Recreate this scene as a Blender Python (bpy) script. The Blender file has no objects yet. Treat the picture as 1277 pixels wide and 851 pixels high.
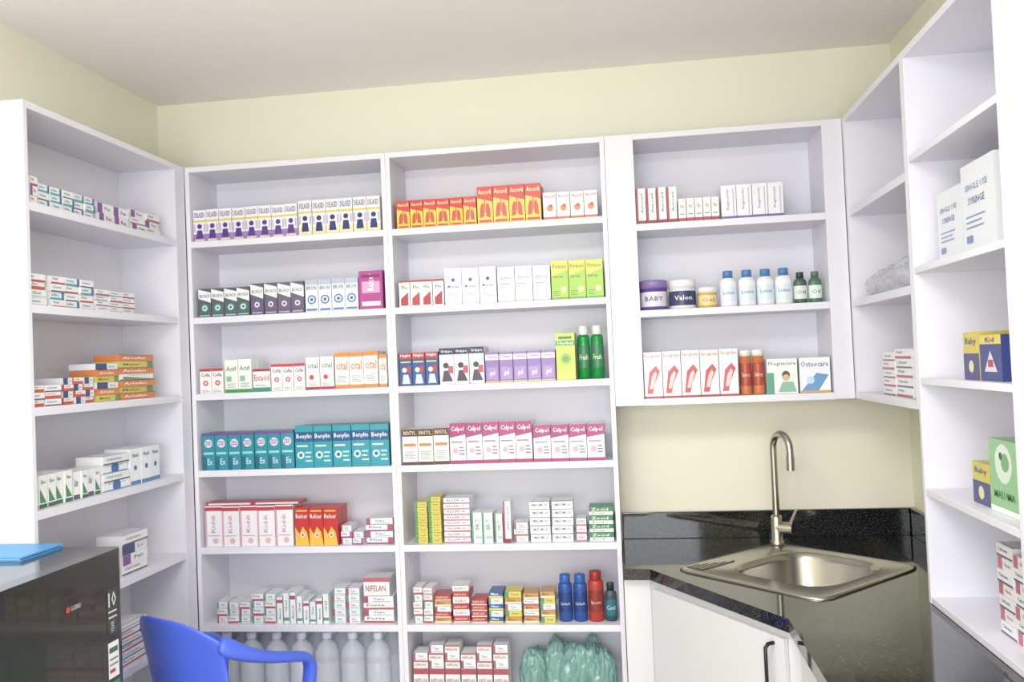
import bpy, bmesh, math, random
from mathutils import Vector, Matrix
random.seed(7)
scn=bpy.context.scene
COL=bpy.context.collection

# ------------------------------------------------------------------ materials
def lin(c):
    c/=255.0
    return c/12.92 if c<=.04045 else ((c+.055)/1.055)**2.4
def rgb(h):
    h=h.lstrip('#'); return tuple(lin(int(h[i:i+2],16)) for i in (0,2,4))+(1,)
_m={}
def mat(h,rough=.32,metal=0,trans=0,name=None,alpha=1,coat=0,bump=0,bscale=200,var=0,vscale=3):
    key=(h,rough,metal,trans,alpha,coat,bump,var)
    if key in _m: return _m[key]
    m=bpy.data.materials.new(name or ('print_'+h.strip('#'))); m.use_nodes=True
    nt=m.node_tree; b=nt.nodes['Principled BSDF']
    c0=rgb(h)
    if name is None:   # printed card is slightly dull
        l=.3*c0[0]+.6*c0[1]+.1*c0[2]; c0=tuple(.88*x+.12*(l*.8+.06) for x in c0[:3])+(1,)
    b.inputs['Base Color'].default_value=c0; b.inputs['Roughness'].default_value=rough
    b.inputs['Metallic'].default_value=metal; b.inputs['Transmission Weight'].default_value=trans
    b.inputs['Alpha'].default_value=alpha; b.inputs['Coat Weight'].default_value=coat
    if bump or var:
        tc=nt.nodes.new('ShaderNodeTexCoord')
    if var:
        n=nt.nodes.new('ShaderNodeTexNoise'); n.inputs['Scale'].default_value=vscale; n.inputs['Detail'].default_value=4
        nt.links.new(tc.outputs['Object'],n.inputs['Vector'])
        mx=nt.nodes.new('ShaderNodeMix'); mx.data_type='RGBA'
        c=rgb(h); mx.inputs[6].default_value=tuple(x*(1-var) for x in c[:3])+(1,); mx.inputs[7].default_value=tuple(min(1,x*(1+var)) for x in c[:3])+(1,)
        nt.links.new(n.outputs['Fac'],mx.inputs[0]); nt.links.new(mx.outputs[2],b.inputs['Base Color'])
    if bump:
        n2=nt.nodes.new('ShaderNodeTexNoise'); n2.inputs['Scale'].default_value=bscale; n2.inputs['Detail'].default_value=3
        nt.links.new(tc.outputs['Object'],n2.inputs['Vector'])
        bp=nt.nodes.new('ShaderNodeBump'); bp.inputs['Strength'].default_value=bump; bp.inputs['Distance'].default_value=.002
        nt.links.new(n2.outputs['Fac'],bp.inputs['Height']); nt.links.new(bp.outputs['Normal'],b.inputs['Normal'])
    _m[key]=m; return m

M_WALL=mat('#f4f2df',.8,name='cream_wall_paint',bump=.15,bscale=150,var=.015)
M_CEIL=mat('#f7f5f3',.9,name='ceiling_paint',bump=.1,bscale=80,var=.015)
M_FLOOR=mat('#d3cdc4',.35,name='floor_tile',var=.05)
M_LAM=mat('#e9e8f1',.38,name='white_melamine',var=.01,vscale=2)
M_LAME=mat('#ebeaf1',.35,name='white_melamine_edge')
M_CAB=mat('#d6d6da',.4,name='base_cabinet_white',var=.01)
M_STEEL=mat('#bcb8b0',.25,1,name='brushed_steel',bump=.05,bscale=400)
M_BLK=mat('#101012',.35,name='black_handle')
M_FR=mat('#393939',.2,.45,name='fridge_dark_gloss',coat=.3,var=.12,vscale=4)
M_FRT=mat('#5a5c5e',.22,.4,name='fridge_dark_top',coat=.5)
M_BLUE=mat('#536ee4',.35,name='chair_blue_plastic')
M_CREAM=mat('#efe2d2',.6,name='cream_end_panel',var=.02)

def granite():
    m=bpy.data.materials.new('black_granite'); m.use_nodes=True; nt=m.node_tree; b=nt.nodes['Principled BSDF']
    b.inputs['Roughness'].default_value=.07; b.inputs['Coat Weight'].default_value=.4; b.inputs['Coat Roughness'].default_value=.03
    tc=nt.nodes.new('ShaderNodeTexCoord'); n=nt.nodes.new('ShaderNodeTexNoise'); n.inputs['Scale'].default_value=230; n.inputs['Detail'].default_value=5
    r=nt.nodes.new('ShaderNodeValToRGB'); r.color_ramp.elements[0].position=.53; r.color_ramp.elements[0].color=(.008,.008,.009,1)
    r.color_ramp.elements[1].position=.76; r.color_ramp.elements[1].color=(.13,.135,.14,1)
    nt.links.new(tc.outputs['Object'],n.inputs['Vector']); nt.links.new(n.outputs['Fac'],r.inputs['Fac']); nt.links.new(r.outputs['Color'],b.inputs['Base Color'])
    return m
M_GRAN=granite()

# ------------------------------------------------------------------ mesh accumulator
class Grp:
    def __init__(s,name): s.n=name; s.v=[]; s.f=[]; s.m=[]; s.ms=[]; s.sm=[]
    def mi(s,m):
        if isinstance(m,str): m=mat(m)
        if m not in s.ms: s.ms.append(m)
        return s.ms.index(m)
    def poly(s,pts,m,smooth=False):
        b=len(s.v); s.v+= [tuple(p) for p in pts]; s.f.append(tuple(range(b,b+len(pts)))); s.m.append(s.mi(m)); s.sm.append(smooth)
    def mesh(s,vs,fs,m,smooth=False):
        b=len(s.v); s.v+=[tuple(p) for p in vs]; i=s.mi(m)
        for f in fs: s.f.append(tuple(b+k for k in f)); s.m.append(i); s.sm.append(smooth)
    def cuboid(s,x0,x1,y0,y1,z0,z1,m,T=None):
        vs=[Vector((x,y,z)) for z in (z0,z1) for y in (y0,y1) for x in (x0,x1)]
        if T: vs=[T@v for v in vs]
        s.mesh(vs,[(0,2,3,1),(4,5,7,6),(0,1,5,4),(2,6,7,3),(0,4,6,2),(1,3,7,5)],m)
    def lathe(s,c,prof,m,n=24,sx=1,sy=1,T=None):
        vs=[];fs=[]
        for r,z in prof:
            for i in range(n):
                a=2*math.pi*i/n; p=Vector((c[0]+r*sx*math.cos(a),c[1]+r*sy*math.sin(a),c[2]+z)); vs.append(T@p if T else p)
        k=len(prof)
        for j in range(k-1):
            for i in range(n):
                i2=(i+1)%n; fs.append((j*n+i,j*n+i2,(j+1)*n+i2,(j+1)*n+i))
        fs.append(tuple(range(n-1,-1,-1))); fs.append(tuple((k-1)*n+i for i in range(n)))
        s.mesh(vs,fs,m,True)
    def build(s,bevel=0,subsurf=0,solid=0,parent=None):
        me=bpy.data.meshes.new(s.n); me.from_pydata(s.v,[],s.f)
        for m in s.ms: me.materials.append(m)
        me.polygons.foreach_set('material_index',s.m); me.polygons.foreach_set('use_smooth',s.sm); me.update()
        o=bpy.data.objects.new(s.n,me); COL.objects.link(o)
        if solid:
            q=o.modifiers.new('solid','SOLIDIFY'); q.thickness=solid; q.offset=0
        if bevel:
            q=o.modifiers.new('bevel','BEVEL'); q.width=bevel; q.segments=2; q.limit_method='ANGLE'
        if subsurf:
            q=o.modifiers.new('sub','SUBSURF'); q.levels=subsurf; q.render_levels=subsurf
        if parent: o.parent=parent
        return o

_tc={}
def tgeo(s):
    if s in _tc: return _tc[s]
    cu=bpy.data.curves.new('t','FONT'); cu.body=s; cu.resolution_u=1; cu.offset=.008
    o=bpy.data.objects.new('t',cu); COL.objects.link(o)
    dg=bpy.context.evaluated_depsgraph_get(); me=bpy.data.meshes.new_from_object(o.evaluated_get(dg))
    vs=[(v.co.x,v.co.y) for v in me.vertices]; fs=[tuple(p.vertices) for p in me.polygons]
    x0=min(v[0] for v in vs);x1=max(v[0] for v in vs);y0=min(v[1] for v in vs);y1=max(v[1] for v in vs)
    vs=[((a-x0)/(x1-x0),(b-y0)/(y1-y0)) for a,b in vs]
    bpy.data.objects.remove(o); bpy.data.curves.remove(cu); bpy.data.meshes.remove(me)
    _tc[s]=(vs,fs); return _tc[s]

Z=Vector((0,0,1))
FR_BACK=(Vector((1,0,0)),Vector((0,1,0)))
FR_LEFT=(Vector((0,1,0)),Vector((-1,0,0)))
FR_RIGHT=(Vector((0,-1,0)),Vector((1,0,0)))
def ops_face(g,O,A,U,N,w,h,ops):
    """print a label layout on the face O + a*A + c*U, outward normal N"""
    for i,op in enumerate(ops):
        e=.0004+.00025*i
        P=lambda a,c: O+A*(a*w)+U*(c*h)+N*e
        k=op[0]
        if k=='r': _,a0,c0,a1,c1,col=op; g.poly([P(a0,c0),P(a1,c0),P(a1,c1),P(a0,c1)],col)
        elif k=='p': g.poly([P(a,c) for a,c in op[1]],op[2])
        elif k=='c':
            _,ca,cc,r,col=op; g.poly([O+A*(ca*w+r*w*math.cos(t))+U*(cc*h+r*w*math.sin(t))+N*e for t in [2*math.pi*j/14 for j in range(14)]],col)
        elif k=='t':
            _,s,a0,c0,a1,c1,col=op; vs,fs=tgeo(s); g.mesh([P(a0+x*(a1-a0),c0+y*(c1-c0)) for x,y in vs],fs,col)
        elif k=='v':
            _,s,a0,c0,a1,c1,col=op; vs,fs=tgeo(s); g.mesh([P(a1-y*(a1-a0),c0+x*(c1-c0)) for x,y in vs],fs,col)
def carton(g,fr,O,w,d,h,base,ops,yaw=0,sideops=None):
    A,B=fr
    if yaw:
        c,s=math.cos(yaw),math.sin(yaw); A,B=A*c+B*s,B*c-A*s
    O=Vector(O); vs=[O+A*a+B*b+Z*c for c in (0,h) for b in (0,d) for a in (0,w)]
    g.mesh(vs,[(0,2,3,1),(4,5,7,6),(0,1,5,4),(2,6,7,3),(0,4,6,2),(1,3,7,5)],base)
    ops_face(g,O,A,Z,-B,w,h,ops)
    # end flaps carry the same brand colour strip
    if sideops:
        ops_face(g,O+A*w,B,Z,A,d,h,sideops); ops_face(g,O+B*d,-B,Z,-A,d,h,sideops)
    # tuck-flap seam on the lid
    g.poly([O+A*(w*.04)+B*(d*.05)+Z*(h+.0004),O+A*(w*.96)+B*(d*.05)+Z*(h+.0004),O+A*(w*.96)+B*(d*.08)+Z*(h+.0004),O+A*(w*.04)+B*(d*.08)+Z*(h+.0004)],'#9a9aa4')

def fine(col='#8a8a96',c=.12,n=3,a0=.15,a1=.85):
    return [('r',a0,c+.05*i,a1-.12*(i%2),c+.05*i+.014,col) for i in range(n)]
D={}
def cough(pc,tc,band):
    return ('#f4f2f6',[('r',0,0,1,.24,pc),('r',.0,.62,1,.68,band),('t','DELASED',.08,.76,.92,.92,tc),('c',.5,.48,.19,tc),('p',[(.22,.1),(.78,.1),(.7,.36),(.3,.36)],tc),('r',.12,.02,.88,.07,'#f2e9b0'),('r',.05,.3,.16,.55,'#c9b2dc'),('r',.84,.3,.95,.55,'#c9b2dc')])
D['coughA']=cough('#a07cc4','#5b3a90','#e6cc60'); D['coughB']=cough('#e9e6c4','#2c3474','#e6cc60')
D['slateT']=('#59656c',[('p',[(0,.66),(1,.5),(1,.86),(0,.98)],'#f2f4f6'),('t','BRONCH',.1,.68,.9,.80,'#3d4a55'),('c',.5,.32,.3,'#3aa89a'),('c',.5,.32,.2,'#e8f4f2'),('c',.5,.32,.1,'#4c5860'),('r',.1,.04,.9,.08,'#9fd8cf')])
D['slateP']=('#676478',[('p',[(0,.66),(1,.5),(1,.86),(0,.98)],'#f2f4f6'),('t','BRONCH',.1,.68,.9,.80,'#5b4a75'),('c',.5,.32,.3,'#8a5fae'),('c',.5,.32,.2,'#efe8f6'),('c',.5,.32,.1,'#6b4a90'),('r',.1,.04,.9,.08,'#c9b2e0')])
D['whiteB']=('#e6eaf2',[('r',0,.84,1,1,'#b9c3d6'),('t','BRON',.12,.68,.88,.8,'#5a6b8c'),('c',.5,.38,.34,'#3a68b4'),('c',.5,.38,.25,'#dfe9f7'),('c',.5,.38,.12,'#3a68b4'),('r',.1,.04,.9,.10,'#5f86c4')])
D['pinkV']=('#b8409a',[('r',.12,.42,.88,.72,'#dca6d0'),('v','Relcer',.35,.48,.62,.92,'#ffffff'),('r',.1,.08,.9,.2,'#f3d9ec'),('r',.1,.82,.9,.9,'#8f1d69')])
D['whiteR2']=('#f5f3f4',[('c',.5,.42,.22,'#d4323e'),('c',.5,.42,.12,'#f3d6d6'),('r',0,.9,1,1,'#d4323e'),('t','Cofta',.12,.68,.88,.82,'#333a66')]+fine(c=.06,n=2))
D['whiteG']=('#f2f6f2',[('r',0,0,1,.10,'#3f9c58'),('t','Actif',.12,.66,.88,.8,'#2c7a45'),('r',.12,.34,.5,.5,'#8ac59a')]+fine(c=.16,n=3))
D['entacid']=('#f4f4f4',[('t','Entacid',.06,.48,.94,.75,'#c02a3a'),('r',0,0,1,.18,'#3a9c84'),('r',0,.9,1,1,'#c02a3a')]+fine(c=.24,n=2))
D['redgreen']=('#f5f2f2',[('r',0,.0,1,.08,'#c02a3a'),('t','cital',.12,.66,.88,.82,'#3c8f50'),('c',.4,.38,.17,'#d13c46')]+fine(c=.12,n=2))
D['cital']=('#f6f4f0',[('r',0,0,1,.10,'#ef8a2c'),('r',0,.88,1,1,'#ef8a2c'),('t','cital',.1,.52,.9,.76,'#e8741c')]+fine(c=.18,n=4))
D['tealA']=('#1f93a8',[('c',.5,.72,.32,'#e6e0f0'),('t','ZED',.24,.67,.76,.78,'#6a2f8f'),('r',.1,.42,.9,.48,'#8fe0e8'),('r',0,0,.3,.36,'#0e6c88'),('t','Ex',.4,.14,.8,.3,'#dff4f8'),('r',0,.93,1,1,'#7b4fa0')])
D['tealB']=('#23a0b2',[('r',0,.62,1,.86,'#1a5c98'),('t','Benylin',.08,.67,.92,.81,'#ffffff'),('c',.3,.3,.2,'#d6eef4'),('c',.3,.3,.1,'#1a7898'),('r',.55,.14,.92,.18,'#bfe9f0'),('r',.55,.24,.85,.28,'#bfe9f0'),('r',.55,.34,.9,.38,'#bfe9f0'),('r',.1,.5,.7,.54,'#e6f6fa')])
D['whitePink']=('#f4eff3',[('r',0,.88,1,.97,'#c8404c'),('r',0,0,.10,.88,'#dfaac0'),('v','Kiddi',.36,.34,.58,.76,'#c78aa8'),('c',.6,.14,.16,'#e5b6cc')]+fine(c=.26,n=1))
D['redYel']=('#d03034',[('p',[(0,0),(1,0),(.85,.35),(.55,.5),(.3,.3),(0,.5)],'#f0c23a'),('t','Relcer',.08,.72,.92,.84,'#ffffff'),('r',.1,.9,.9,.94,'#f5c22a'),('c',.55,.28,.16,'#f2efe6'),('c',.55,.28,.08,'#d03034')])
D['pileW']=('#f1f0f4',[('r',0,0,.16,1,'#b25a70'),('t','Tabs',.32,.42,.7,.72,'#5b5f88'),('r',.3,.16,.9,.26,'#b4b6c8')])
D['pileP']=('#f0edf4',[('r',0,0,1,.22,'#8c4c92'),('t','Plus',.12,.48,.6,.82,'#6b3f78'),('r',.82,.22,1,1,'#c8506c')])
D['pileG']=('#eef3f2',[('r',0,0,.16,1,'#5fa494'),('t','Gel',.32,.42,.7,.78,'#3f7672'),('r',.3,.14,.95,.24,'#b0cec8')])
D['pileR']=('#f3f0f1',[('r',0,0,1,.26,'#c25460'),('t','Forte',.1,.5,.7,.84,'#3b404c')])
D['redLungs']=('#d93428',[('p',[(0,0),(1,0),(1,.58),(0,.7)],'#f2cc38'),('t','Ascoril',.08,.79,.92,.92,'#fff3c0'),('p',[(.14,.16),(.44,.2),(.44,.52),(.3,.56),(.18,.42)],'#cf4a34'),('p',[(.86,.16),(.56,.2),(.56,.52),(.7,.56),(.82,.42)],'#cf4a34'),('r',.47,.3,.53,.64,'#b83a22'),('r',.1,.04,.9,.10,'#e02b22')])
D['whiteOr']=('#f4f0ee',[('r',0,0,1,.10,'#dc5c3c'),('c',.5,.42,.25,'#e8844a'),('c',.58,.5,.13,'#c84a34'),('t','Ascoril',.1,.8,.9,.92,'#d04a3c')])
D['zyrtec']=('#f6f6f8',[('t','Zyrtec',.14,.62,.86,.74,'#3e7f6c'),('r',.14,.5,.7,.525,'#99a5a5'),('r',.14,.42,.6,.44,'#a3b0a8'),('r',0,0,1,.05,'#b9d3c6'),('r',.14,.16,.5,.2,'#c6cdcd')])
D['whiteBl']=('#f5f5fa',[('c',.5,.68,.11,'#3f5fb0'),('t','Moxclav',.18,.46,.82,.54,'#3c4c88'),('r',0,0,1,.07,'#cfd8ee')]+fine('#a8aabc',c=.2,n=3))
D['lime']=('#a6d03c',[('p',[(0,.6),(1,.76),(1,1),(0,1)],'#dfdc4a'),('t','Piriton',.1,.8,.9,.9,'#2f6b2a'),('t','Syrup',.1,.54,.7,.62,'#1f6a2c'),('c',.7,.25,.18,'#dfe8a8'),('r',0,0,1,.05,'#5fae2a')]+fine('#4f8c30',c=.1,n=3,a0=.1,a1=.5))
D['strWR']=('#f4f2f4',[('p',[(.15,.06),(.85,.06),(.85,.56),(.15,.32)],'#b83a46'),('t','Flu',.25,.68,.75,.8,'#2a2f58'),('r',0,.93,1,1,'#c22c38')])
D['nightBl']=('#2f5598',[('r',0,.82,1,1,'#bc3a44'),('t','Night',.1,.86,.9,.96,'#ffffff'),('c',.4,.48,.2,'#e8d8cc'),('p',[(.2,.06),(.85,.06),(.7,.34),(.3,.34)],'#cfd8ea'),('r',.1,.7,.9,.74,'#f5d54a'),('r',.6,.4,.9,.6,'#b83a50')])
D['kidsDk']=('#f0eff4',[('r',0,.82,1,1,'#2b3058'),('t','Grippe',.1,.86,.9,.95,'#ffffff'),('c',.45,.52,.2,'#3a3848'),('p',[(.15,.08),(.9,.08),(.6,.38),(.3,.38)],'#4a3c58'),('r',.6,.3,.95,.5,'#c25060')])
D['purple']=('#9270b6',[('r',0,.74,1,.92,'#e6dcf0'),('t','Tummy',.12,.78,.88,.89,'#5b2f8a'),('r',.1,.1,.9,.5,'#ab8acb'),('t','gel',.32,.2,.68,.4,'#ffffff'),('r',0,0,1,.05,'#d8c060')])
D['limeT']=('#c2d43c',[('r',0,.74,1,.84,'#4a9c3a'),('t','Herbal',.1,.76,.9,.82,'#ffffff'),('c',.5,.45,.28,'#8fbc3c'),('c',.5,.45,.15,'#5f9c34'),('r',0,0,1,.16,'#dfdc4a'),('r',.15,.88,.85,.93,'#2f7a35')])
D['brownW']=('#f2eee9',[('r',0,.8,1,1,'#5a3830'),('t','BENTYL',.1,.85,.9,.95,'#ecd9b8'),('r',0,0,1,.08,'#5a3830'),('r',.1,.52,.9,.6,'#cf8450')]+fine(c=.16,n=5))
D['calpol']=('#f3eef3',[('p',[(0,.64),(1,.72),(1,1),(0,1)],'#b03478'),('t','Calpol',.1,.77,.9,.92,'#ffffff'),('r',0,0,1,.08,'#b03478'),('c',.35,.32,.17,'#dfa8c6'),('r',.58,.22,.9,.25,'#b43a7c'),('r',.58,.3,.9,.33,'#7a7a90'),('r',.58,.38,.85,.41,'#7a7a90'),('r',.1,.52,.8,.55,'#9a7a90')])
D['yg']=('#ddce50',[('r',0,0,.24,1,'#5f9c60'),('t','Z-pak',.38,.3,.85,.7,'#3a6080')])
D['wpink']=('#f2eef1',[('r',0,.0,1,.2,'#d07a94'),('t','ALLER-G',.1,.42,.8,.76,'#a04060')])
D['wdark']=('#f1f1f5',[('t','OMAZOMIC-20',.08,.36,.88,.68,'#33385a'),('r',0,.92,1,1,'#6b78a0')])
D['zocid']=('#3c8a54',[('r',0,0,1,.42,'#f0f4f0'),('t','Zocid',.1,.1,.6,.34,'#2f6a48'),('t','Zocid',.1,.54,.8,.88,'#ffffff')])
D['redbox']=('#bc383c',[('t','REFLEX',.1,.42,.85,.76,'#f6d9c0'),('r',0,0,1,.2,'#ece4de')])
D['orbox']=('#cf9450',[('r',0,0,1,.3,'#efe4cc'),('t','Eno',.15,.42,.6,.8,'#5a3424')])
D['blbox']=('#3c60a4',[('r',0,0,1,.3,'#e8d054'),('t','Max',.15,.45,.7,.82,'#ffffff')])
D['nifelex']=('#f2eff1',[('r',0,.78,1,1,'#c8606a'),('t','NIFELAN',.08,.26,.85,.58,'#a83444')])
D['wr4']=('#f3f1f4',[('r',0,0,.22,1,'#b8444e'),('v','Amoxil',.48,.3,.74,.85,'#5a5a74'),('r',0,0,1,.10,'#9c3040')])
D['wr5']=('#f4f1f3',[('r',0,0,1,.16,'#bc4456'),('t','Oto',.25,.58,.75,.76,'#a03c50'),('r',.2,.3,.8,.35,'#9f9fb0')])
D['wp4']=('#f3f1f7',[('v','Augmentin',.34,.25,.56,.88,'#8a7cac'),('r',0,0,1,.08,'#7b6cb0'),('r',.78,.1,.85,.9,'#c9b8e0')])
D['femo']=('#f4eeee',[('t','Feroglobin',.06,.86,.94,.95,'#cc3444'),('p',[(.14,.1),(.45,.1),(.56,.3),(.88,.58),(.66,.7),(.3,.56)],'#cf4c58'),('p',[(.28,.2),(.46,.2),(.72,.52),(.62,.58),(.42,.46)],'#f0cccc'),('r',0,0,1,.04,'#b8303e')])
D['preg']=('#f0f4f2',[('t','Pregnacare',.05,.78,.95,.92,'#2f806a'),('c',.62,.48,.13,'#d8b090'),('c',.62,.54,.13,'#5a4436'),('c',.62,.46,.11,'#dcb494'),('p',[(.35,.05),(.95,.05),(.85,.34),(.5,.34)],'#8fbca4'),('r',0,0,.22,.6,'#4ba48a')])
D['osteo']=('#f2f5fa',[('t','Osteocare',.05,.74,.95,.9,'#2e5a9c'),('p',[(.05,.06),(.6,.06),(.95,.5),(.55,.56)],'#6aa0d4'),('c',.35,.36,.13,'#c9e0f5'),('r',0,0,1,.06,'#d8a850')])
D['lp']=('#f0eef5',[('r',0,0,.3,1,'#84589a'),('t','Pan',.45,.35,.8,.72,'#5a4078')])
D['lt']=('#edf3f6',[('r',0,0,1,.28,'#5aacb8'),('t','Lofnac',.08,.48,.6,.82,'#3a5a80'),('r',.84,0,1,1,'#4a70ac')])
D['lr']=('#f3f0f2',[('r',0,0,1,.24,'#bc5064'),('t','Ampi',.1,.46,.5,.82,'#4a5068')])
D['lrd']=('#cf5444',[('r',0,.45,1,1,'#f2eee9'),('t','Co-Art',.1,.58,.65,.88,'#a03a2c')])
D['lor']=('#de8240',[('t','Artefan',.1,.3,.75,.7,'#ffffff'),('r',0,.92,1,1,'#b8602a')])
D['lye']=('#d8ca50',[('t','Malar',.1,.3,.6,.7,'#4a7a4a'),('r',.82,0,1,1,'#5f985f')])
D['lnb']=('#e7e9f2',[('r',0,0,.5,1,'#3c4880'),('t','Lo',.62,.35,.85,.7,'#3c4880')])
D['lwg']=('#f2f4f3',[('r',0,0,1,.12,'#3f6f54'),('p',[(.1,.16),(.9,.16),(.1,.6)],'#4f9068'),('t','Gluco',.2,.74,.8,.86,'#434854')])
D['lwn']=('#f2f4f9',[('c',.5,.46,.15,'#4b76b4'),('t','Nasal',.2,.76,.8,.87,'#3b5a8a'),('r',0,0,1,.10,'#5a90c0')])
D['lwk']=('#f1f1f5',[('r',0,0,1,.16,'#5f6478'),('t','Calcium',.1,.46,.7,.74,'#4f5570')])
D['milk']=('#8fc690',[('c',.5,.68,.3,'#dcebdc'),('c',.56,.7,.14,'#6fae74'),('c',.42,.78,.06,'#2a5a3a'),('t','MALUMA',.14,.2,.86,.3,'#2f7048'),('r',0,0,1,.08,'#eef3ee')])
D['wax']=('#38468a',[('p',[(0,.8),(1,.8),(1,1),(0,1)],'#e2cc50'),('p',[(.2,.2),(.5,.66),(.8,.2)],'#d9d4e4'),('r',.38,.3,.62,.46,'#b8404c'),('t','Kid',.3,.84,.7,.95,'#2a3c8c')])
D['yelbl']=('#d6c44a',[('r',0,0,1,.55,'#484c88'),('t','Baby',.15,.7,.85,.88,'#3a3f8c'),('c',.5,.28,.16,'#e4dca8')])
D['syr']=('#e6e9f0',[('t','SINGLE USE',.12,.7,.8,.77,'#4a68a8'),('t','SYRINGE',.2,.54,.7,.62,'#4a68a8'),('r',.12,.4,.7,.415,'#7a8cc0'),('r',.12,.34,.6,.355,'#7a8cc0'),('r',.12,.28,.65,.295,'#7a8cc0'),('r',.12,.12,.3,.2,'#7a8cc0')])
D['pk']=('#f2ecef',[('r',0,0,.28,1,'#c87082'),('t','Gloves',.42,.36,.82,.64,'#b05a6c')])

# ------------------------------------------------------------------ fixed dimensions (metres)
T=2.5; PITCH=.31; S1=2.1954
XB=.8406; XC=1.7029; XR=2.5754
WXL=-.252; WXR=2.834; WY=.252; CEIL=2.846; WF=-4.7
TH=.018
zs=lambda k: S1-(k-1)*PITCH

# ------------------------------------------------------------------ room
def slab(name,x0,x1,y0,y1,z0,z1,m):
    g=Grp(name); g.cuboid(x0,x1,y0,y1,z0,z1,m); return g.build()
slab('floor',WXL-.1,WXR+.1,WF-.1,WY+.1,-.1,0,M_FLOOR)
slab('ceiling',WXL-.1,WXR+.1,WF-.1,WY+.1,CEIL,CEIL+.1,M_CEIL)
slab('wall_back',WXL-.1,WXR+.1,WY,WY+.1,0,CEIL,M_WALL)
slab('wall_left',WXL-.1,WXL,WF-.1,WY,0,CEIL,M_WALL)
slab('wall_right',WXR,WXR+.1,WF-.1,WY,0,CEIL,M_WALL)
g=Grp('wall_front')
g.cuboid(WXL,.2,WF-.1,WF,0,CEIL,M_WALL);g.cuboid(2.4,WXR,WF-.1,WF,0,CEIL,M_WALL)
g.cuboid(.2,2.4,WF-.1,WF,0,.9,M_WALL);g.cuboid(.2,2.4,WF-.1,WF,2.3,CEIL,M_WALL); g.build()
g=Grp('window_1')
for a,b,c,d in [(.2,.25,.9,2.3),(2.35,2.4,.9,2.3),(.25,2.35,.9,.95),(.25,2.35,2.25,2.3),(1.275,1.325,.95,2.25)]:
    g.cuboid(a,b,WF-.08,WF-.03,c,d,M_LAME)
g.build()

# ------------------------------------------------------------------ shelving
def shelving(name,fr,O,w,d,z0,z1,shelves,topin=None,lw=TH,rw=TH,outer=None,st=.026):
    """open case: origin O is the front-left foot; fr gives right/inward axes"""
    A,B=fr; g=Grp(name); O=Vector(O)
    def P(a0,a1,b0,b1,c0,c1,m=M_LAM):
        vs=[O+A*a+B*b+Z*c for c in (c0,c1) for b in (b0,b1) for a in (a0,a1)]
        g.mesh(vs,[(0,2,3,1),(4,5,7,6),(0,1,5,4),(2,6,7,3),(0,4,6,2),(1,3,7,5)],m)
    P(0,lw,0,d,z0,z1); P(w-rw,w,0,d,z0,z1)
    P(lw,w-rw,0,d,z1-.022,z1)
    P(lw,w-rw,d-.006,d,z0,z1-.022)
    for s in shelves: P(lw,w-rw,.001,d-.006,s-st,s)
    return g.build(bevel=.0012)
DP=.246
s8=[zs(k) for k in range(1,8)]+[.06]
shelving('shelving_unit',FR_BACK,(0.0,0,0),XB,DP,0,T,s8)
shelving('shelving_unit',FR_BACK,(XB+.0005,0,0),XC-XB-.001,DP,0,T,s8)
shelving('shelving_unit',FR_LEFT,(-.001,-.951,0),.951-.004,DP,0,T,s8,rw=.075)
WZ=[2.156,1.827,1.4927]
shelving('wall_cabinet',FR_BACK,(XC+.0005,0,0),XR-XC-.002,DP,1.468,T,WZ,lw=.108,rw=.072)
shelving('wall_cabinet',FR_RIGHT,(XR,-.002,0),.694-.003,DP+.01,1.468,T,WZ,lw=.03)
TZ=[2.1926,1.875,1.56,1.2453,.9396]
shelving('shelving_unit',FR_RIGHT,(XR,-.694,0),.635,DP+.01,.9205,T,TZ,st=.0185)
g=Grp('trim_1'); g.cuboid(XR+.012,WXR-.001,-1.346,-1.3305,.9205,CEIL-.001,M_CREAM); g.build(bevel=.001)

# ------------------------------------------------------------------ cartons on shelves
RUL={}
for k,(a,b) in enumerate([(240,476),(243,480),(247,484),(250,488),(254,492),(260,496),(264,500)],1): RUL['b%d'%k]=(a,b,.018,.8226,zs(k),.00325)
for k,(a,b) in enumerate([(488,752),(492,757),(497,761),(500,766),(504,769),(510,773),(514,776)],1): RUL['c%d'%k]=(a,b,.859,1.685,zs(k),.0031)
for k,(a,b) in enumerate([(800,1022),(803,1025),(806,1030)],1): RUL['w%d'%k]=(a,b,1.811,2.5014,WZ[k-1],.00303)
def rx(key,u,yf=.02):
    a,b,x0,x1,_,_=RUL[key]; x=x0+(u-a)/(b-a)*(x1-x0)
    return 1.76+(x-1.76)*(1+yf/3.3)
def line(g,key,u0,u1,h,n,des,depth=None,yf=.018,jit=.003,tilt=0):
    x0,x1=rx(key,u0,yf),rx(key,u1,yf); x0=max(x0,RUL[key][2]+.002); x1=min(x1,RUL[key][3]-.002)
    w=(x1-x0)/n; H=h*RUL[key][5]; z=RUL[key][4]+.0006
    H=min(H,.272)
    for i in range(n):
        b,o=D[des]; d=depth or min(.6*w+.02,.08)
        y=yf+random.uniform(-jit,jit)
        carton(g,FR_BACK,(x0+i*w+.0006,y,z),w-.0024,d,H*random.uniform(.99,1.005),b,o,yaw=random.uniform(-.03,.03))
        carton(g,FR_BACK,(x0+i*w+.0006,y+d+.006,z),w-.0014,d,H*.99,b,[])
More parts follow.
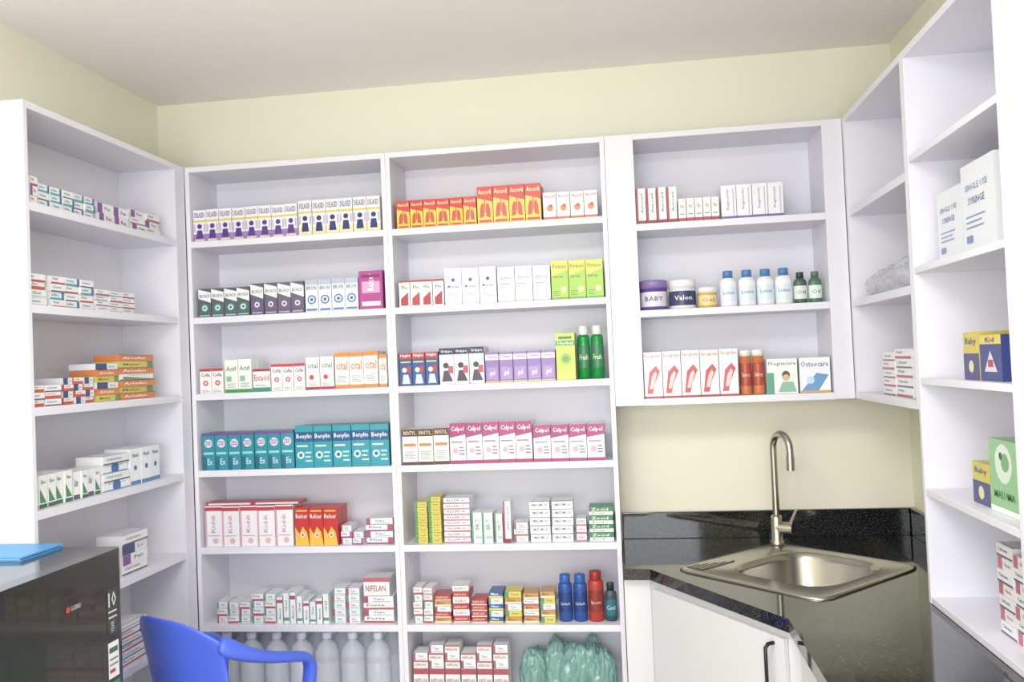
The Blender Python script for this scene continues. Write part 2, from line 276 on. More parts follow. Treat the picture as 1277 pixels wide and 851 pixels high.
def pile(g,key,u0,u1,h,cols,rows,ds,depth=.09,yf=.02,jit=.008,yaw=.14):
    x0,x1=rx(key,u0,yf),rx(key,u1,yf); x0=max(x0,RUL[key][2]+.004); x1=min(x1,RUL[key][3]-.004)
    w=(x1-x0)/cols; H=h*RUL[key][5]/rows; z=RUL[key][4]+.0006
    for c in range(cols):
        r=rows if isinstance(rows,int) else rows
        for j in range(r-(random.random()<.25 and r>2)):
            b,o=D[ds[(c+j)%len(ds)] if len(ds)>1 else ds[0]]
            carton(g,FR_BACK,(x0+c*w+.002,yf+.006+random.uniform(0,jit),z+j*(H+.0002)),w-.006,depth,H-.0008,b,o,yaw=random.uniform(-yaw,yaw)*.5)
def G(): return Grp('medicine_boxes')
g=G(); line(g,'b1',244,374,40,8,'coughA'); line(g,'b1',375,474,43,6,'coughB'); g.build()
g=G(); line(g,'b2',250,315,36,4,'slateT'); line(g,'b2',316,382,39,4,'slateP'); line(g,'b2',383,448,40,4,'whiteB'); line(g,'b2',449,478,47,1,'pinkV'); g.build()
g=G(); line(g,'b3',253,283,31,2,'whiteR2'); line(g,'b3',284,318,41,2,'whiteG'); line(g,'b3',319,341,28,1,'entacid'); line(g,'b3',342,384,33,3,'whiteR2'); line(g,'b3',385,419,40,2,'redgreen'); line(g,'b3',420,472,44,3,'cital');line(g,'b3',473,483,40,1,'cital'); g.build()
g=G(); line(g,'b4',256,371,46,7,'tealA'); line(g,'b4',372,486,51,5,'tealB'); g.build()
g=G(); line(g,'b5',260,370,50,5,'whitePink'); line(g,'b5',372,425,46,3,'redYel'); pile(g,'b5',426,455,23,2,3,['pileW','pileP']); pile(g,'b5',457,490,31,1,4,['pileP','pileW'])
x0,x1=rx('b5',262),rx('b5',380)
for i in range(2): carton(g,FR_BACK,(x0+i*(x1-x0)/2,.024,zs(5)+.0022+50*.00325),(x1-x0)/2-.002,.07,.012,'#bc4450',[('r',.05,.2,.95,.8,'#e9dfe2')])
g.build()
g=G(); pile(g,'b6',276,318,26,3,3,['pileW','pileR','pileG']); pile(g,'b6',320,350,36,2,4,['pileG','pileR'])
for i in range(8):
    x=rx('b6',352+i*8); carton(g,FR_BACK,(x,.02,zs(6)+.0006),.022,.1,.105+.02*math.sin(i),D['pileG'][0],[('r',0,.1,1,.2,'#5fa494'),('v','Gel',.3,.4,.7,.75,'#3f7672')] if i%2 else [('r',0,.78,1,.9,'#b85064'),('v','Amox',.3,.15,.7,.6,'#4a5068')],yaw=random.uniform(-.08,.08))
pile(g,'b6',418,452,42,2,5,['pileG','pileW']); pile(g,'b6',455,492,32,1,4,['pileR','pileW'],depth=.12)
x=rx('b6',455); carton(g,FR_BACK,(x+.004,.03,zs(6)+.0006+.106),.105,.1,.07,*D['nifelex']); g.build()
g=G(); line(g,'c1',495,597,36,6,'redLungs'); line(g,'c1',598,678,47,4,'redLungs'); line(g,'c1',680,747,34,4,'whiteOr'); g.build()
g=G(); line(g,'c2',498,556,34,4,'strWR'); line(g,'c2',557,623,46,3,'whiteBl'); line(g,'c2',624,690,44,3,'zyrtec'); line(g,'c2',691,755,48,3,'lime'); g.build()
g=G(); line(g,'c3',500,550,42,3,'nightBl'); line(g,'c3',551,608,46,3,'kidsDk'); line(g,'c3',609,696,38,5,'purple'); line(g,'c3',697,721,58,1,'limeT'); g.build()
g=G(); line(g,'c4',503,563,45,3,'brownW'); line(g,'c4',564,668,51,5,'calpol'); line(g,'c4',669,757,45,4,'calpol'); g.build()
g=G(); pile(g,'c5',518,553,58,2,9,['yg']); pile(g,'c5',555,590,56,1,8,['wpink']); line(g,'c5',591,618,38,2,'pileG'); line(g,'c5',620,630,36,1,'pileG'); line(g,'c5',631,641,52,1,'wr4'); pile(g,'c5',643,662,24,1,3,['pileW','pileR'])
for j in range(5):
    for a,b in ((664,690),(691,718)):
        xa,xb=rx('c5',a),rx('c5',b); carton(g,FR_BACK,(xa+random.uniform(-.002,.002),.022+random.uniform(0,.01),zs(5)+.0006+j*.0315),xb-xa-.004,.08,.031,*D['wdark'])
pile(g,'c5',720,734,28,1,3,['wpink']); pile(g,'c5',736,767,42,1,4,['zocid']); g.build()
g=G(); pile(g,'c6',518,544,44,2,5,['pileG','pileR','wpink']); pile(g,'c6',545,567,34,1,5,['orbox','redbox','pileW']); pile(g,'c6',568,590,46,1,6,['redbox','wpink']); pile(g,'c6',591,612,36,1,5,['redbox']);pile(g,'c6',613,632,38,1,5,['blbox','pileG']); pile(g,'c6',633,655,46,1,6,['orbox','yg','pileW']); pile(g,'c6',656,676,36,1,5,['orbox','pileR']); pile(g,'c6',677,696,46,1,6,['yg','orbox','pileG']); g.build()
g=G()
for c in range(6):
    xa=rx('c7',520+c*20)
    for j in range(3 if c%3 else 2):
        carton(g,FR_BACK,(xa,.022+random.uniform(0,.006),zs(7)+.1356+j*.03),.057,.08,.0295,*D['pileW' if (c+j)%2 else 'nifelex'])
    carton(g,FR_BACK,(xa,.022,zs(7)+.0006),.057,.08,.134,'#f1eef0',[('r',0,.84,1,1,'#b84a58'),('t','NIFELAN',.08,.6,.92,.72,'#a83444'),('r',.2,.2,.8,.25,'#b0b0bc')])
g.build()
g=G(); line(g,'w1',798,850,45,4,'wr4'); line(g,'w1',851,900,29,5,'wr5'); line(g,'w1',902,975,42,4,'wp4'); g.build()
g=G(); line(g,'w3',807,920,58,5,'femo'); line(g,'w3',953,989,43,1,'preg'); line(g,'w3',991,1027,43,1,'osteo'); g.build()

# left-hand unit: (y0,y1,height,count,rows,design)
def lrow(z,items,xf=-.03):
    g=G()
    for (y0,y1,h,n,r,ds) in items:
        w=(y1-y0)/n
        for i in range(n):
            for j in range(r):
                b,o=D[ds[(i+j)%len(ds)]]
                carton(g,FR_LEFT,(xf-random.uniform(0,.008),y0+i*w+.001,z+.0006+j*(h/r+.0001)),w-.005,.1,h/r-.0006,b,o,yaw=random.uniform(-.03,.03))
    g.build()
lrow(zs(1),[(-.925,-.85,.09,2,3,['lp','lr']),(-.845,-.56,.075,5,3,['lt','lwk','lt']),(-.54,-.35,.07,2,2,['lp']),(-.34,-.14,.08,2,3,['lp','lr'])])
lrow(zs(2),[(-.925,-.82,.10,1,4,['lwk','pileG','lrd','lr']),(-.80,-.58,.1,3,4,['lr','lt','lwk']),(-.57,-.33,.075,3,4,['lwk','lr'])])
lrow(zs(3),[(-.925,-.76,.065,2,3,['lrd','lwk']),(-.75,-.59,.085,3,4,['lrd','lnb']),(-.58,-.45,.13,1,6,['lye','lor','lnb']),(-.445,-.22,.16,1,7,['lor','lye','lor','lwg'])])
lrow(zs(4),[(-.925,-.72,.10,5,1,['lwg']),(-.715,-.57,.09,4,1,['lwk','lwg']),(-.56,-.4,.12,1,4,['lwn','lwk']),(-.395,-.19,.13,3,1,['lwn'])])
lrow(zs(5),[(-.85,-.62,.085,2,3,['lwk','lr']),(-.61,-.47,.11,1,4,['lnb','lwk']),(-.46,-.3,.14,1,4,['lwk','lp','lnb'])])
lrow(zs(6),[(-.9,-.55,.08,3,3,['lwk']),(-.5,-.32,.14,1,6,['lr','lwk'])])
# right-hand unit
def rrow(z,items,xf=XR+.03):
    g=G()
    for (y0,y1,h,n,r,ds) in items:   # y0 is farther from the viewer (greater y)
        w=(y0-y1)/n
        for i in range(n):
            for j in range(r):
                b,o=D[ds[(i+j)%len(ds)]]
                carton(g,FR_RIGHT,(xf+random.uniform(0,.004),y0-i*w-.001,z+.0006+j*(h/r+.0001)),w-.003,.12,h/r-.0006,b,o)
    return g
rrow(1.4927,[(-.25,-.38,.14,1,5,['lwk','lr']),(-.39,-.55,.15,1,5,['lr','lwk'])]).build()
g=rrow(1.56,[(-.96,-1.06,.12,1,1,['yelbl']),(-1.065,-1.19,.11,1,1,['wax'])]); g.build()
g=rrow(1.2453,[(-.93,-1.04,.105,1,1,['yelbl']),(-1.05,-1.21,.175,1,1,['milk'])],XR+.045); g.build()
g=rrow(.9396,[(-1.02,-1.11,.22,1,7,['lwk','pk']),(-1.115,-1.2,.21,1,7,['pk','lwk'])],XR+.06); g.build()
g=rrow(1.875,[(-.78,-.96,.19,1,1,['syr']),(-.965,-1.17,.225,1,1,['syr'])],XR+.045); g.n='syringe_carton'; g.build()

# ------------------------------------------------------------------ bottles and jars
def bottle(name,x,y,z,r,h,body,cap,label=None,kind='round',sy=.7):
    g=Grp(name)
    if kind=='round':
        pr=[(r*.9,0),(r,.006),(r,h*.66),(r*.88,h*.75),(r*.5,h*.8),(r*.5,h*.82)]
        g.lathe((x,y,z),pr,body,24,1,sy)
        g.lathe((x,y,z),[(r*.58,h*.8),(r*.58,h*.985),(r*.5,h)],cap,20,1,sy if sy>.8 else .8)
        if label: g.lathe((x,y,z),[(r*1.01,h*.14),(r*1.015,h*.15),(r*1.015,h*.55),(r*1.01,h*.56)],label[0],24,1,sy)
    elif kind=='jar':
        g.lathe((x,y,z),[(r*.92,0),(r,.004),(r,h*.72)],body,28)
        g.lathe((x,y,z),[(r*1.04,h*.72),(r*1.04,h*.97),(r*.98,h)],cap,28)
        if label: g.lathe((x,y,z),[(r*1.01,h*.12),(r*1.015,h*.13),(r*1.015,h*.6),(r*1.01,h*.61)],label[0],28)
    elif kind=='tube':
        g.lathe((x,y,z),[(r*.95,0),(r,.003),(r,h*.86)],body,24)
        g.lathe((x,y,z),[(r*1.05,h*.86),(r*1.05,h*.99),(r*.95,h)],cap,24)
        if label: g.lathe((x,y,z),[(r*1.01,h*.2),(r*1.015,h*.21),(r*1.015,h*.7),(r*1.01,h*.71)],label[0],24)
    elif kind=='mouth':
        g.lathe((x,y,z),[(r*.9,0),(r,.005),(r,h*.74),(r*.93,h*.8),(r*.7,h*.83)],body,24,1,sy)
        g.lathe((x,y,z),[(r*.72,h*.83),(r*.76,h*.84),(r*.76,h*.985),(r*.7,h)],cap,24)
        if label: g.lathe((x,y,z),[(r*1.01,h*.2),(r*1.015,h*.21),(r*1.015,h*.62),(r*1.01,h*.63)],label[0],24,1,sy)
    if label and len(label)>1:
        # printed name wrapped round the front of the label
        s,cc,c0,c1=label[1:5]; vs,fs=tgeo(s); sp=1.25; yy=sy if kind in('round','mouth') else 1
        rr=r*1.03
        def W(a,c):
            t=-math.pi/2+(a-.5)*sp*1.1; return (x+rr*math.cos(t),y+rr*yy*math.sin(t),z+h*(c0+c*(c1-c0)))
        g.mesh([W(a,c) for a,c in vs],fs,cc)
    return g.build()
z2=WZ[1]+.0006
def wx(u,k='w2'): return rx(k,u,.06)
bottle('cream_jar',wx(820),.075,z2,.052,.115,'#6b4fa0','#8d78b8',('#e6e0ee','BABY',"#5b3f95",.3,.46),'jar')
bottle('cream_jar',wx(854.5),.075,z2,.05,.112,'#f1f0f5','#f3f2f6',('#3c3f70','Valon',"#ffffff",.3,.46),'jar')
bottle('cream_jar',wx(883.5),.06,z2,.036,.078,'#e4b84a','#f2f0ea',('#f0dc98','Gel',"#c87a1c",.28,.48),'jar')
for u,h in ((908.5,.137),(930.5,.137),(952,.137),(973,.137)):
    bottle('lotion_bottle',wx(u),.06,z2,.032,h,'#f1f2f6','#4a80c0',('#dfe8f5','Lotion','#4a6ca8',.34,.44),'round',.6)
bottle('lotion_bottle',wx(992),.06,z2,.024,.118,'#4b6358','#2c3a3a',('#dfe9e4','Oil','#2c5a44',.3,.42))
bottle('lotion_bottle',wx(1009),.06,z2,.024,.118,'#4b7a5c','#56706a',('#e3efe6','Oil','#2c5a44',.3,.42))
z3=WZ[2]+.0006
for u in (928.5,943.5): bottle('effervescent_tube',rx('w3',u,.04),.05,z3,.022,.168,'#d87840','#f2f0ee',('#b84a38','Berocca','#f8e3c0',.4,.5),'tube')
zc=zs(3)+.0006
gm=mat('#18a04a',.15,0,.3,name='green_mouthwash')
for u in (731,747.5): bottle('mouthwash_bottle',rx('c3',u,.05),.06,zc,.0245,.205,gm,'#dfe6e6',('#2c8050','Fresh','#e6f6d8',.36,.46),'mouth',.85)
zc=zs(6)+.0006
for u,c,cap,lab in ((708,'#1d4fa0','#2a62b8',('#173c86','Splash','#c6d4e8',.34,.42)),(726,'#1d4fa0','#2a62b8',('#173c86','Splash','#c6d4e8',.34,.42))):
    bottle('shower_gel_bottle',rx('c6',u,.05),.06,zc,.027,.178,c,cap,lab,'mouth',.8)
bottle('shower_gel_bottle',rx('c6',745,.05),.06,zc,.03,.19,'#b83024','#a01c14',('#8c2c24','Sport','#f6d0a0',.34,.42),'mouth',.8)
bottle('shower_gel_bottle',rx('c6',762.5,.05),.06,zc,.024,.145,'#3b4a5a','#20303a',('#1f6f80','Cool','#d6eef4',.3,.42))
# clear plastic bottles on the low shelf
g=Grp('clear_plastic_bottles'); mc=mat('#eef2fb',.1,0,0,name='clear_plastic',alpha=.38); mcap=mat('#e2e6f2',.4,name='bottle_cap')
for r in range(2):
    for i in range(7):
        x=.085+i*.106+(.03 if r else 0); y=.065+r*.1
        g.lathe((x,y,zs(7)+.0006),[(.04,0),(.048,.006),(.049,.03),(.049,.15),(.046,.155),(.049,.16),(.047,.19),(.036,.215),(.018,.232),(.016,.24)],mc,20)
        g.lathe((x,y,zs(7)+.0006),[(.019,.24),(.02,.242),(.02,.262),(.018,.265)],mcap,16)
g.build()

# crumpled bags
from mathutils import noise
def bag(name,lumps,m,amp=.9):
    allv=[];allf=[]
    for (c,size,seed) in lumps:
        bm=bmesh.new(); bmesh.ops.create_icosphere(bm,subdivisions=5,radius=1)
        for v in bm.verts:
            p=v.co.copy(); q=p*1.1+Vector((seed,seed*2.3,seed*.7))
            rid=1-abs(noise.noise(q*2.2))*2
            d=1+amp*.45*noise.noise(q)+.14*rid+.09*(1-abs(noise.noise(q*5))*2)+.04*(1-abs(noise.noise(q*12))*2)
            p=p*d; p.z=max(p.z,-.55)
            v.co=Vector((c[0]+p.x*size[0],c[1]+p.y*size[1],c[2]+(p.z+.55)*size[2]))
        b=len(allv); bm.verts.ensure_lookup_table(); allv+=[tuple(v.co) for v in bm.verts]
        allf+=[tuple(b+v.index for v in f.verts) for f in bm.faces]; bm.free()
    me=bpy.data.meshes.new(name); me.from_pydata(allv,[],allf); me.materials.append(m)
    me.polygons.foreach_set('use_smooth',[True]*len(allf))
    o=bpy.data.objects.new(name,me); COL.objects.link(o); return o
M_BAG=mat('#e2e3ec',.08,0,0,name='clear_bag_plastic',alpha=.4,coat=.8); M_BAGT=mat('#93c0b8',.12,0,0,name='teal_bag_plastic',alpha=.7,coat=.6)
bag('plastic_bag',[((XR+.085,-.14,1.828),(.055,.085,.052),3),((XR+.09,-.28,1.828),(.06,.1,.062),5),((XR+.09,-.42,1.828),(.06,.085,.06),9)],M_BAG)
z7=zs(7)+.001
bag('plastic_bag_bundle',[((1.345,.11,z7),(.05,.055,.115),2),((1.42,.12,z7),(.055,.055,.12),6),((1.50,.10,z7),(.055,.055,.12),11),((1.57,.12,z7),(.05,.055,.125),13),((1.62,.1,z7),(.035,.05,.11),17)],M_BAGT)

# ------------------------------------------------------------------ countertop
CZ=.92
outer=[(XC+.004,WY-.002),(XC+.004,-.27),(1.80,-.275),(2.16,-.85),(2.16,-2.3),(WXR-.002,-2.3),(WXR-.002,WY-.002)]
SC=Vector((2.285,-.29)); SA=math.radians(45)
def sq(r,n,k=64,c=(0,0),ax=1,ay=1):
    out=[]
    for i in range(k):
        t=2*math.pi*i/k; ct,st=math.cos(t),math.sin(t)
        q=r/((abs(ct)**n+abs(st)**n)**(1/n)); lx,ly=q*ct*ax+c[0],q*st*ay+c[1]
        out.append((SC.x+lx*math.cos(SA)-ly*math.sin(SA),SC.y+lx*math.sin(SA)+ly*math.cos(SA)))
    return out
bm=bmesh.new()
def loop(pts,z):
    vs=[bm.verts.new((x,y,z)) for x,y in pts]; return [bm.edges.new((vs[i],vs[(i+1)%len(vs)])) for i in range(len(vs))]
E=loop(outer,CZ)+loop(sq(.262,9),CZ)
r=bmesh.ops.triangle_fill(bm,use_beauty=True,use_dissolve=False,edges=E,normal=(0,0,1))
fs=[f for f in bm.faces]
ex=bmesh.ops.extrude_face_region(bm,geom=fs)
for v in [e for e in ex['geom'] if isinstance(e,bmesh.types.BMVert)]: v.co.z-=.038
bmesh.ops.recalc_face_normals(bm,faces=bm.faces)
me=bpy.data.meshes.new('countertop'); bm.to_mesh(me); bm.free(); me.materials.append(M_GRAN)
counter=bpy.data.objects.new('countertop',me); COL.objects.link(counter)
g=Grp('backsplash'); g.cuboid(XC+.004,WXR-.024,WY-.022,WY-.002,CZ,CZ+.105,M_GRAN); g.cuboid(WXR-.022,WXR-.002,-.69,WY-.002,CZ,CZ+.105,M_GRAN); g.build(bevel=.002,parent=counter)

# base cabinet (carcass of panels so the bowl hangs freely inside)
g=Grp('base_cabinet'); top=CZ-.04
def panel(p,q,th,z0,z1,m,off=0):
    p=Vector((p[0],p[1],0));q=Vector((q[0],q[1],0)); d=(q-p).normalized(); n=Vector((-d.y,d.x,0))  # inward
    vs=[]
    for z in (z0,z1):
        for b in (-off,-off+th) if off else (0,th):
            for s in (p,q): vs.append(s+n*b+Z*z)
    g.mesh(vs,[(0,2,3,1),(4,5,7,6),(0,1,5,4),(2,6,7,3),(0,4,6,2),(1,3,7,5)],m)
a=(XC+.006,-.24); b=(1.80,-.24); c=(2.195,-.86); d=(2.195,-2.28)
panel(a,b,.018,.1,top,M_CAB); panel(b,c,.018,.1,top,M_CAB); panel(c,d,.018,.1,top,M_CAB)
bv=Vector(b);cv=Vector(c); dv=(cv-bv)
p1=bv+dv*.05; p2=bv+dv*.92
panel(tuple(p1),tuple(p2),.016,.13,top-.025,M_CAB,off=.0175)
for i,(y0,y1) in enumerate([(-.9,-1.33),(-1.335,-1.78),(-1.785,-2.24)]):
    panel((c[0],y0),(c[0],y1),.016,.13,top-.03,M_CAB,off=.0165)
panel((XC+.02,-.2),(1.83,-.2),.018,0,.1,M_BLK); panel((1.83,-.2),(2.24,-.86),.018,0,.1,M_BLK); panel((2.24,-.86),(2.24,-2.26),.018,0,.1,M_BLK)
g.cuboid(XC+.006,XC+.024,-.222,WY-.004,.1,top,M_CAB); g.cuboid(2.213,WXR-.004,-2.28,-2.262,.1,top,M_CAB)
g.build(bevel=.001)
# bar handle
dn=dv.normalized(); nout=Vector((dn.y,-dn.x)) 
hp=bv+dv*.865+nout*.018
cu=bpy.data.curves.new('door_handle','CURVE'); cu.dimensions='3D'; cu.bevel_depth=.0055; cu.bevel_resolution=3
sp=cu.splines.new('POLY'); pts=[]
for off,z in ((0,.835),(.02,.835),(.03,.825),(.03,.715),(.02,.705),(0,.705)): q=hp+nout*off; pts.append((q.x,q.y,z,1))
sp.points.add(len(pts)-1)
for i,q in enumerate(pts): sp.points[i].co=q
cu.materials.append(M_BLK); ho=bpy.data.objects.new('door_handle',cu); COL.objects.link(ho); ho.parent=bpy.data.objects['base_cabinet']

# ------------------------------------------------------------------ sink
g=Grp('kitchen_sink'); K=64
bc=(.025,-.025)
bowl=lambda r,n=3.0: sq(r,n,K,bc,1,.92)
loops=[(sq(.285,14,K),CZ+.0006),(sq(.285,14,K),CZ+.005),(sq(.279,14,K),CZ+.008),(sq(.268,12,K),CZ+.006),(bowl(.212,4),CZ+.0045),(bowl(.204,4),CZ+.001),(bowl(.198,3.6),CZ-.02),(bowl(.185,3.4),CZ-.13),(bowl(.165,3.2),CZ-.155),(bowl(.12,2.6),CZ-.163),(bowl(.045,2),CZ-.168),(bowl(.042,2),CZ-.176)]
vs=[(x,y,z) for l,z in loops for x,y in l]; fs=[]
for j in range(len(loops)-1):
    for i in range(K):
        i2=(i+1)%K; fs.append((j*K+i,j*K+i2,(j+1)*K+i2,(j+1)*K+i))
fs.append(tuple((len(loops)-1)*K+i for i in range(K)))
g.mesh(vs,fs,M_STEEL,True)
# drainer ridges on the left corner
Tm=Matrix.Translation((SC.x,SC.y,0))@Matrix.Rotation(SA,4,'Z')
for i in range(5):
    g.cuboid(-.245,-.19+.03*i,.262-.0-i*.014-.006,.262-i*.014,CZ+.004,CZ+.0095,M_STEEL,Tm)
sink=g.build()
# faucet
fb=Vector((2.283,.062,CZ+.007))
g=Grp('faucet')
g.lathe(fb,[(.028,0),(.028,.012),(.021,.018),(.021,.10),(.018,.108),(.012,.112)],M_STEEL,24)
fo=g.build()
def tube(name,pts,r,m,parent,taper=None):
    cu=bpy.data.curves.new(name,'CURVE'); cu.dimensions='3D'; cu.bevel_depth=r; cu.bevel_resolution=5; cu.use_fill_caps=True
    sp=cu.splines.new('POLY'); sp.points.add(len(pts)-1)
    for i,q in enumerate(pts): sp.points[i].co=(q[0],q[1],q[2],1)
    if taper:
        for i,t in enumerate(taper): sp.points[i].radius=t
    cu.materials.append(m); o=bpy.data.objects.new(name,cu); COL.objects.link(o); o.parent=parent
    sp.use_smooth=True; return o
dr=Vector((.36,-.93,0)).normalized(); R=.058
pts=[fb+Z*.1,fb+Z*.2,fb+Z*.36]
for i in range(1,15):
    t=math.pi*i/14; pts.append(fb+Z*(.36+R*math.sin(t))+dr*(R-R*math.cos(t)))
pts.append(fb+Z*.335+dr*2*R)
tube('gooseneck',pts,.013,M_STEEL,fo)
tube('spout_tip',[fb+Z*.34+dr*2*R,fb+Z*.29+dr*2*R],.0155,M_STEEL,fo)
hd=Vector((.85,-.5,0)).normalized()
tube('mixer_body',[fb+Z*.065,fb+Z*.065+hd*.062],.021,M_STEEL,fo)
tube('lever',[fb+Z*.07+hd*.045,fb+Z*.10+hd*.062,fb+Z*.135+hd*.078],.007,M_STEEL,fo,[1.2,1,.8])

# ------------------------------------------------------------------ refrigerator
g=Grp('refrigerator'); fx=.28; y1=-.957; y0=-1.50; fz=1.165
g.cuboid(WXL+.02,fx-.055,y0,y1,.03,fz-.012,M_FR)
g.cuboid(WXL+.015,fx-.05,y0-.004,y1,fz-.012,fz,M_FRT)
for yy in (y0+.05,y1-.05):
    for xx in (WXL+.07,fx-.1): g.lathe((xx,yy,0),[(.02,0),(.02,.03)],M_BLK,12)
# door: rounded vertical edges
pr=[]
for i in range(7):
    t=math.pi/2*i/6; pr.append((fx-.022+.022*math.sin(t),y1-.022+.022*math.cos(t)))
for i in range(7):
    t=math.pi/2*i/6; pr.append((fx-.022+.022*math.cos(t),y0+.022-.022*math.sin(t)))
pr=[(fx-.05,y1)]+pr+[(fx-.05,y0)]; n=len(pr)
vs=[(x,y,z) for z in (.05,fz) for x,y in pr]
g.mesh(vs,[(i,(i+1)%n,n+(i+1)%n,n+i) for i in range(n)]+[tuple(range(n-1,-1,-1)),tuple(range(n,2*n))],M_FR)
Y=Vector((0,1,0)); X=Vector((1,0,0))
def dec(y,z,w,h,base,ops):
    O=Vector((fx+.0005,y,z)); ops_face(g,O,Y,Z,X,w,h,[('r',0,0,1,1,base)]+ops)
dec(-1.04,.93,.05,.13,'#34373c',[('t','10',.15,.6,.85,.92,'#e6e6ea'),('r',.1,.48,.9,.52,'#cfcfd6'),('r',.1,.36,.9,.4,'#cfcfd6'),('v','YEAR',.3,.05,.6,.3,'#cfcfd6')])
dec(-1.04,.81,.05,.10,'#e9ebee',[('r',.1,.7,.9,.85,'#3a6a4a'),('r',.1,.5,.9,.55,'#77808a'),('r',.1,.35,.9,.4,'#77808a'),('r',.1,.15,.6,.25,'#b03a3a')])
dec(-1.04,.66,.052,.14,'#1f8a52',[('c',.5,.62,.36,'#e9f4ec'),('t','A',.32,.5,.68,.76,'#1f8a52'),('r',.1,.1,.9,.25,'#e9f4ec')])
dec(-1.215,1.045,.06,.016,'#393939',[('c',.1,.5,.14,'#c23a3a'),('t','G-SERIES',.3,.15,1,.85,'#c9ccd2')])
g.build()
g=Grp('blue_folder'); mb=mat('#55a4e2',.4,name='blue_card'); 
g.cuboid(-.235,.10,-1.14,-.962,fz+.0006,fz+.004,mb); g.cuboid(-.235,.10,-1.14,-.962,fz+.0085,fz+.012,mb); g.cuboid(-.235,-.232,-1.14,-.962,fz+.004,fz+.0085,mb)
g.cuboid(-.23,.09,-1.135,-.965,fz+.004,fz+.0085,'#cfe0f0'); g.build()

# ------------------------------------------------------------------ chair (one-piece plastic armchair)
ch=bpy.data.objects.new('plastic_armchair',None); COL.objects.link(ch)
ch.location=(.298,-.375,0); ch.rotation_euler=(0,0,math.radians(-25))   # local +y is the facing direction
def strip(name,path,side,w,th,closed=False):
    """flat swept band, rounded by subdivision"""
    g=Grp(name); vs=[];fs=[]
    for i,p in enumerate(path):
        p=Vector(p); a=Vector(path[max(i-1,0)]); b=Vector(path[min(i+1,len(path)-1)]); t=(b-a).normalized()
        s=Vector(side[i] if isinstance(side,list) else side).normalized(); n=t.cross(s).normalized(); s=n.cross(t).normalized()
        W=w[i] if isinstance(w,list) else w; H=th[i] if isinstance(th,list) else th
        vs+=[p+s*W/2+n*H/2,p-s*W/2+n*H/2,p-s*W/2-n*H/2,p+s*W/2-n*H/2]
    k=len(path)
    for j in range(k-1):
        for i in range(4): fs.append((j*4+i,j*4+(i+1)%4,j*4+4+(i+1)%4,j*4+4+i))
    fs+=[(3,2,1,0),tuple((k-1)*4+i for i in range(4))]
    g.mesh(vs,fs,M_BLUE,True); return g.build(subsurf=2,parent=ch)
# back shell
g=Grp('backrest'); NS,NT=24,14; vs=[];fs=[]
for j in range(NT+1):
    t=j/NT
    for i in range(NS+1):
        s=-1+2*i/NS
        ztop=.862-.08*abs(s)**2.6
        zz=.43+(ztop-.43)*t
        hw=.205+.01*t
        vs.append((hw*s,-.20-.075*t+.09*s*s,zz))
for j in range(NT):
    for i in range(NS):
        if 2<=j<=5 and i%6 in (2,3) and 4<i<20: continue    # ventilation slots low in the back
        a=j*(NS+1)+i; fs.append((a,a+1,a+NS+2,a+NS+1))
g.mesh(vs,fs,M_BLUE,True); g.build(solid=.010,subsurf=1,parent=ch)
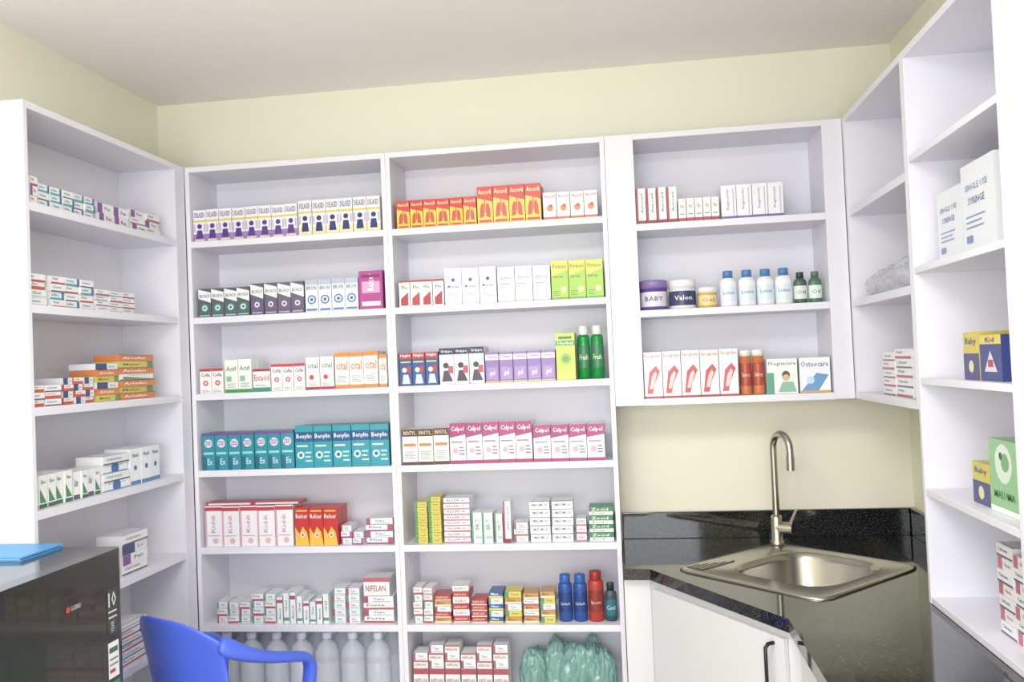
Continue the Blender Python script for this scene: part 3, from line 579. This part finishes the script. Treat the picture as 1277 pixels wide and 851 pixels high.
# seat
g=Grp('seat'); vs=[];fs=[]
for j in range(13):
    t=j/12
    for i in range(17):
        s=-1+2*i/16; hw=.205+.02*t
        vs.append((hw*s,-.21+.41*t,.425+.012*s*s-.012*math.sin(math.pi*t)-(.05*max(0,t-.88)/.12)))
for j in range(12):
    for i in range(16): a=j*17+i; fs.append((a,a+1,a+18,a+17))
g.mesh(vs,fs,M_BLUE,True); g.build(solid=.01,subsurf=1,parent=ch)
for sx,nm in ((1,'right'),(-1,'left')):
    strip('arm_'+nm,[(sx*.205,-.195,.785),(sx*.222,-.14,.74),(sx*.24,-.03,.69),(sx*.248,.08,.662),(sx*.246,.15,.645),(sx*.24,.175,.60),(sx*.23,.165,.52),(sx*.22,.15,.43)],
          [(sx,.3,.2),(1,0,0),(1,0,0),(1,0,0),(1,0,0),(1,0,0),(1,0,0),(1,0,0)],[.04,.055,.062,.062,.062,.062,.055,.055],[.09,.06,.044,.04,.042,.046,.042,.036])
    strip('front_leg_'+nm,[(sx*.22,.155,.43),(sx*.23,.175,.25),(sx*.24,.19,0.0)],(1,0,0),[.06,.05,.04],.03)
    strip('back_leg_'+nm,[(sx*.19,-.20,.44),(sx*.205,-.225,.25),(sx*.22,-.25,0.0)],(1,0,0),[.06,.05,.04],.03)
    strip('side_rail_'+nm,[(sx*.205,-.2,.415),(sx*.215,0,.405),(sx*.222,.17,.41)],(0,0,1),.05,.012)

# ------------------------------------------------------------------ lights
def area(name,loc,rot,sx,sy,e,col=(1,1,1)):
    l=bpy.data.lights.new(name,'AREA'); l.shape='RECTANGLE'; l.size=sx; l.size_y=sy; l.energy=e; l.color=col
    o=bpy.data.objects.new(name,l); COL.objects.link(o); o.location=loc; o.rotation_euler=rot; return o
g=Grp('added_ceiling_panel')  # unseen fixture, added to carry the overhead fill light
g.cuboid(.7,1.9,-2.75,-1.95,CEIL-.03,CEIL-.0005,M_LAME); g.build()
area('added_ceiling_fill',(1.3,-2.35,CEIL-.035),(0,0,0),1.15,.75,44,(1,.985,.975))  # added fill light, out of view above the room
area('window_daylight',(1.3,WF+.02,1.6),(math.radians(90),0,0),2.1,1.3,70,(.95,.97,1))
w=bpy.data.worlds.new('world'); scn.world=w; w.use_nodes=True
w.node_tree.nodes['Background'].inputs[0].default_value=(.8,.88,1,1); w.node_tree.nodes['Background'].inputs[1].default_value=1.0
scn.view_settings.view_transform='Standard'; scn.view_settings.look='None'; scn.view_settings.exposure=0

# ------------------------------------------------------------------ camera
yaw,pit,rol,f=.1326,.0245,.0415,1079.88
F=Vector((-math.sin(yaw)*math.cos(pit),math.cos(yaw)*math.cos(pit),math.sin(pit)))
r0=Vector((math.cos(yaw),math.sin(yaw),0)); u0=r0.cross(F); c,s=math.cos(rol),math.sin(rol)
Rr=r0*c-u0*s; U=r0*s+u0*c
cd=bpy.data.cameras.new('camera'); cam=bpy.data.objects.new('camera',cd); COL.objects.link(cam)
m=Matrix((Rr,U,-F)).transposed().to_4x4(); m.translation=Vector((1.7586,-3.3074,1.6520)); cam.matrix_world=m
cd.sensor_fit='HORIZONTAL'; cd.sensor_width=36; cd.lens=36*f/1277; cd.clip_start=.02
scn.camera=cam
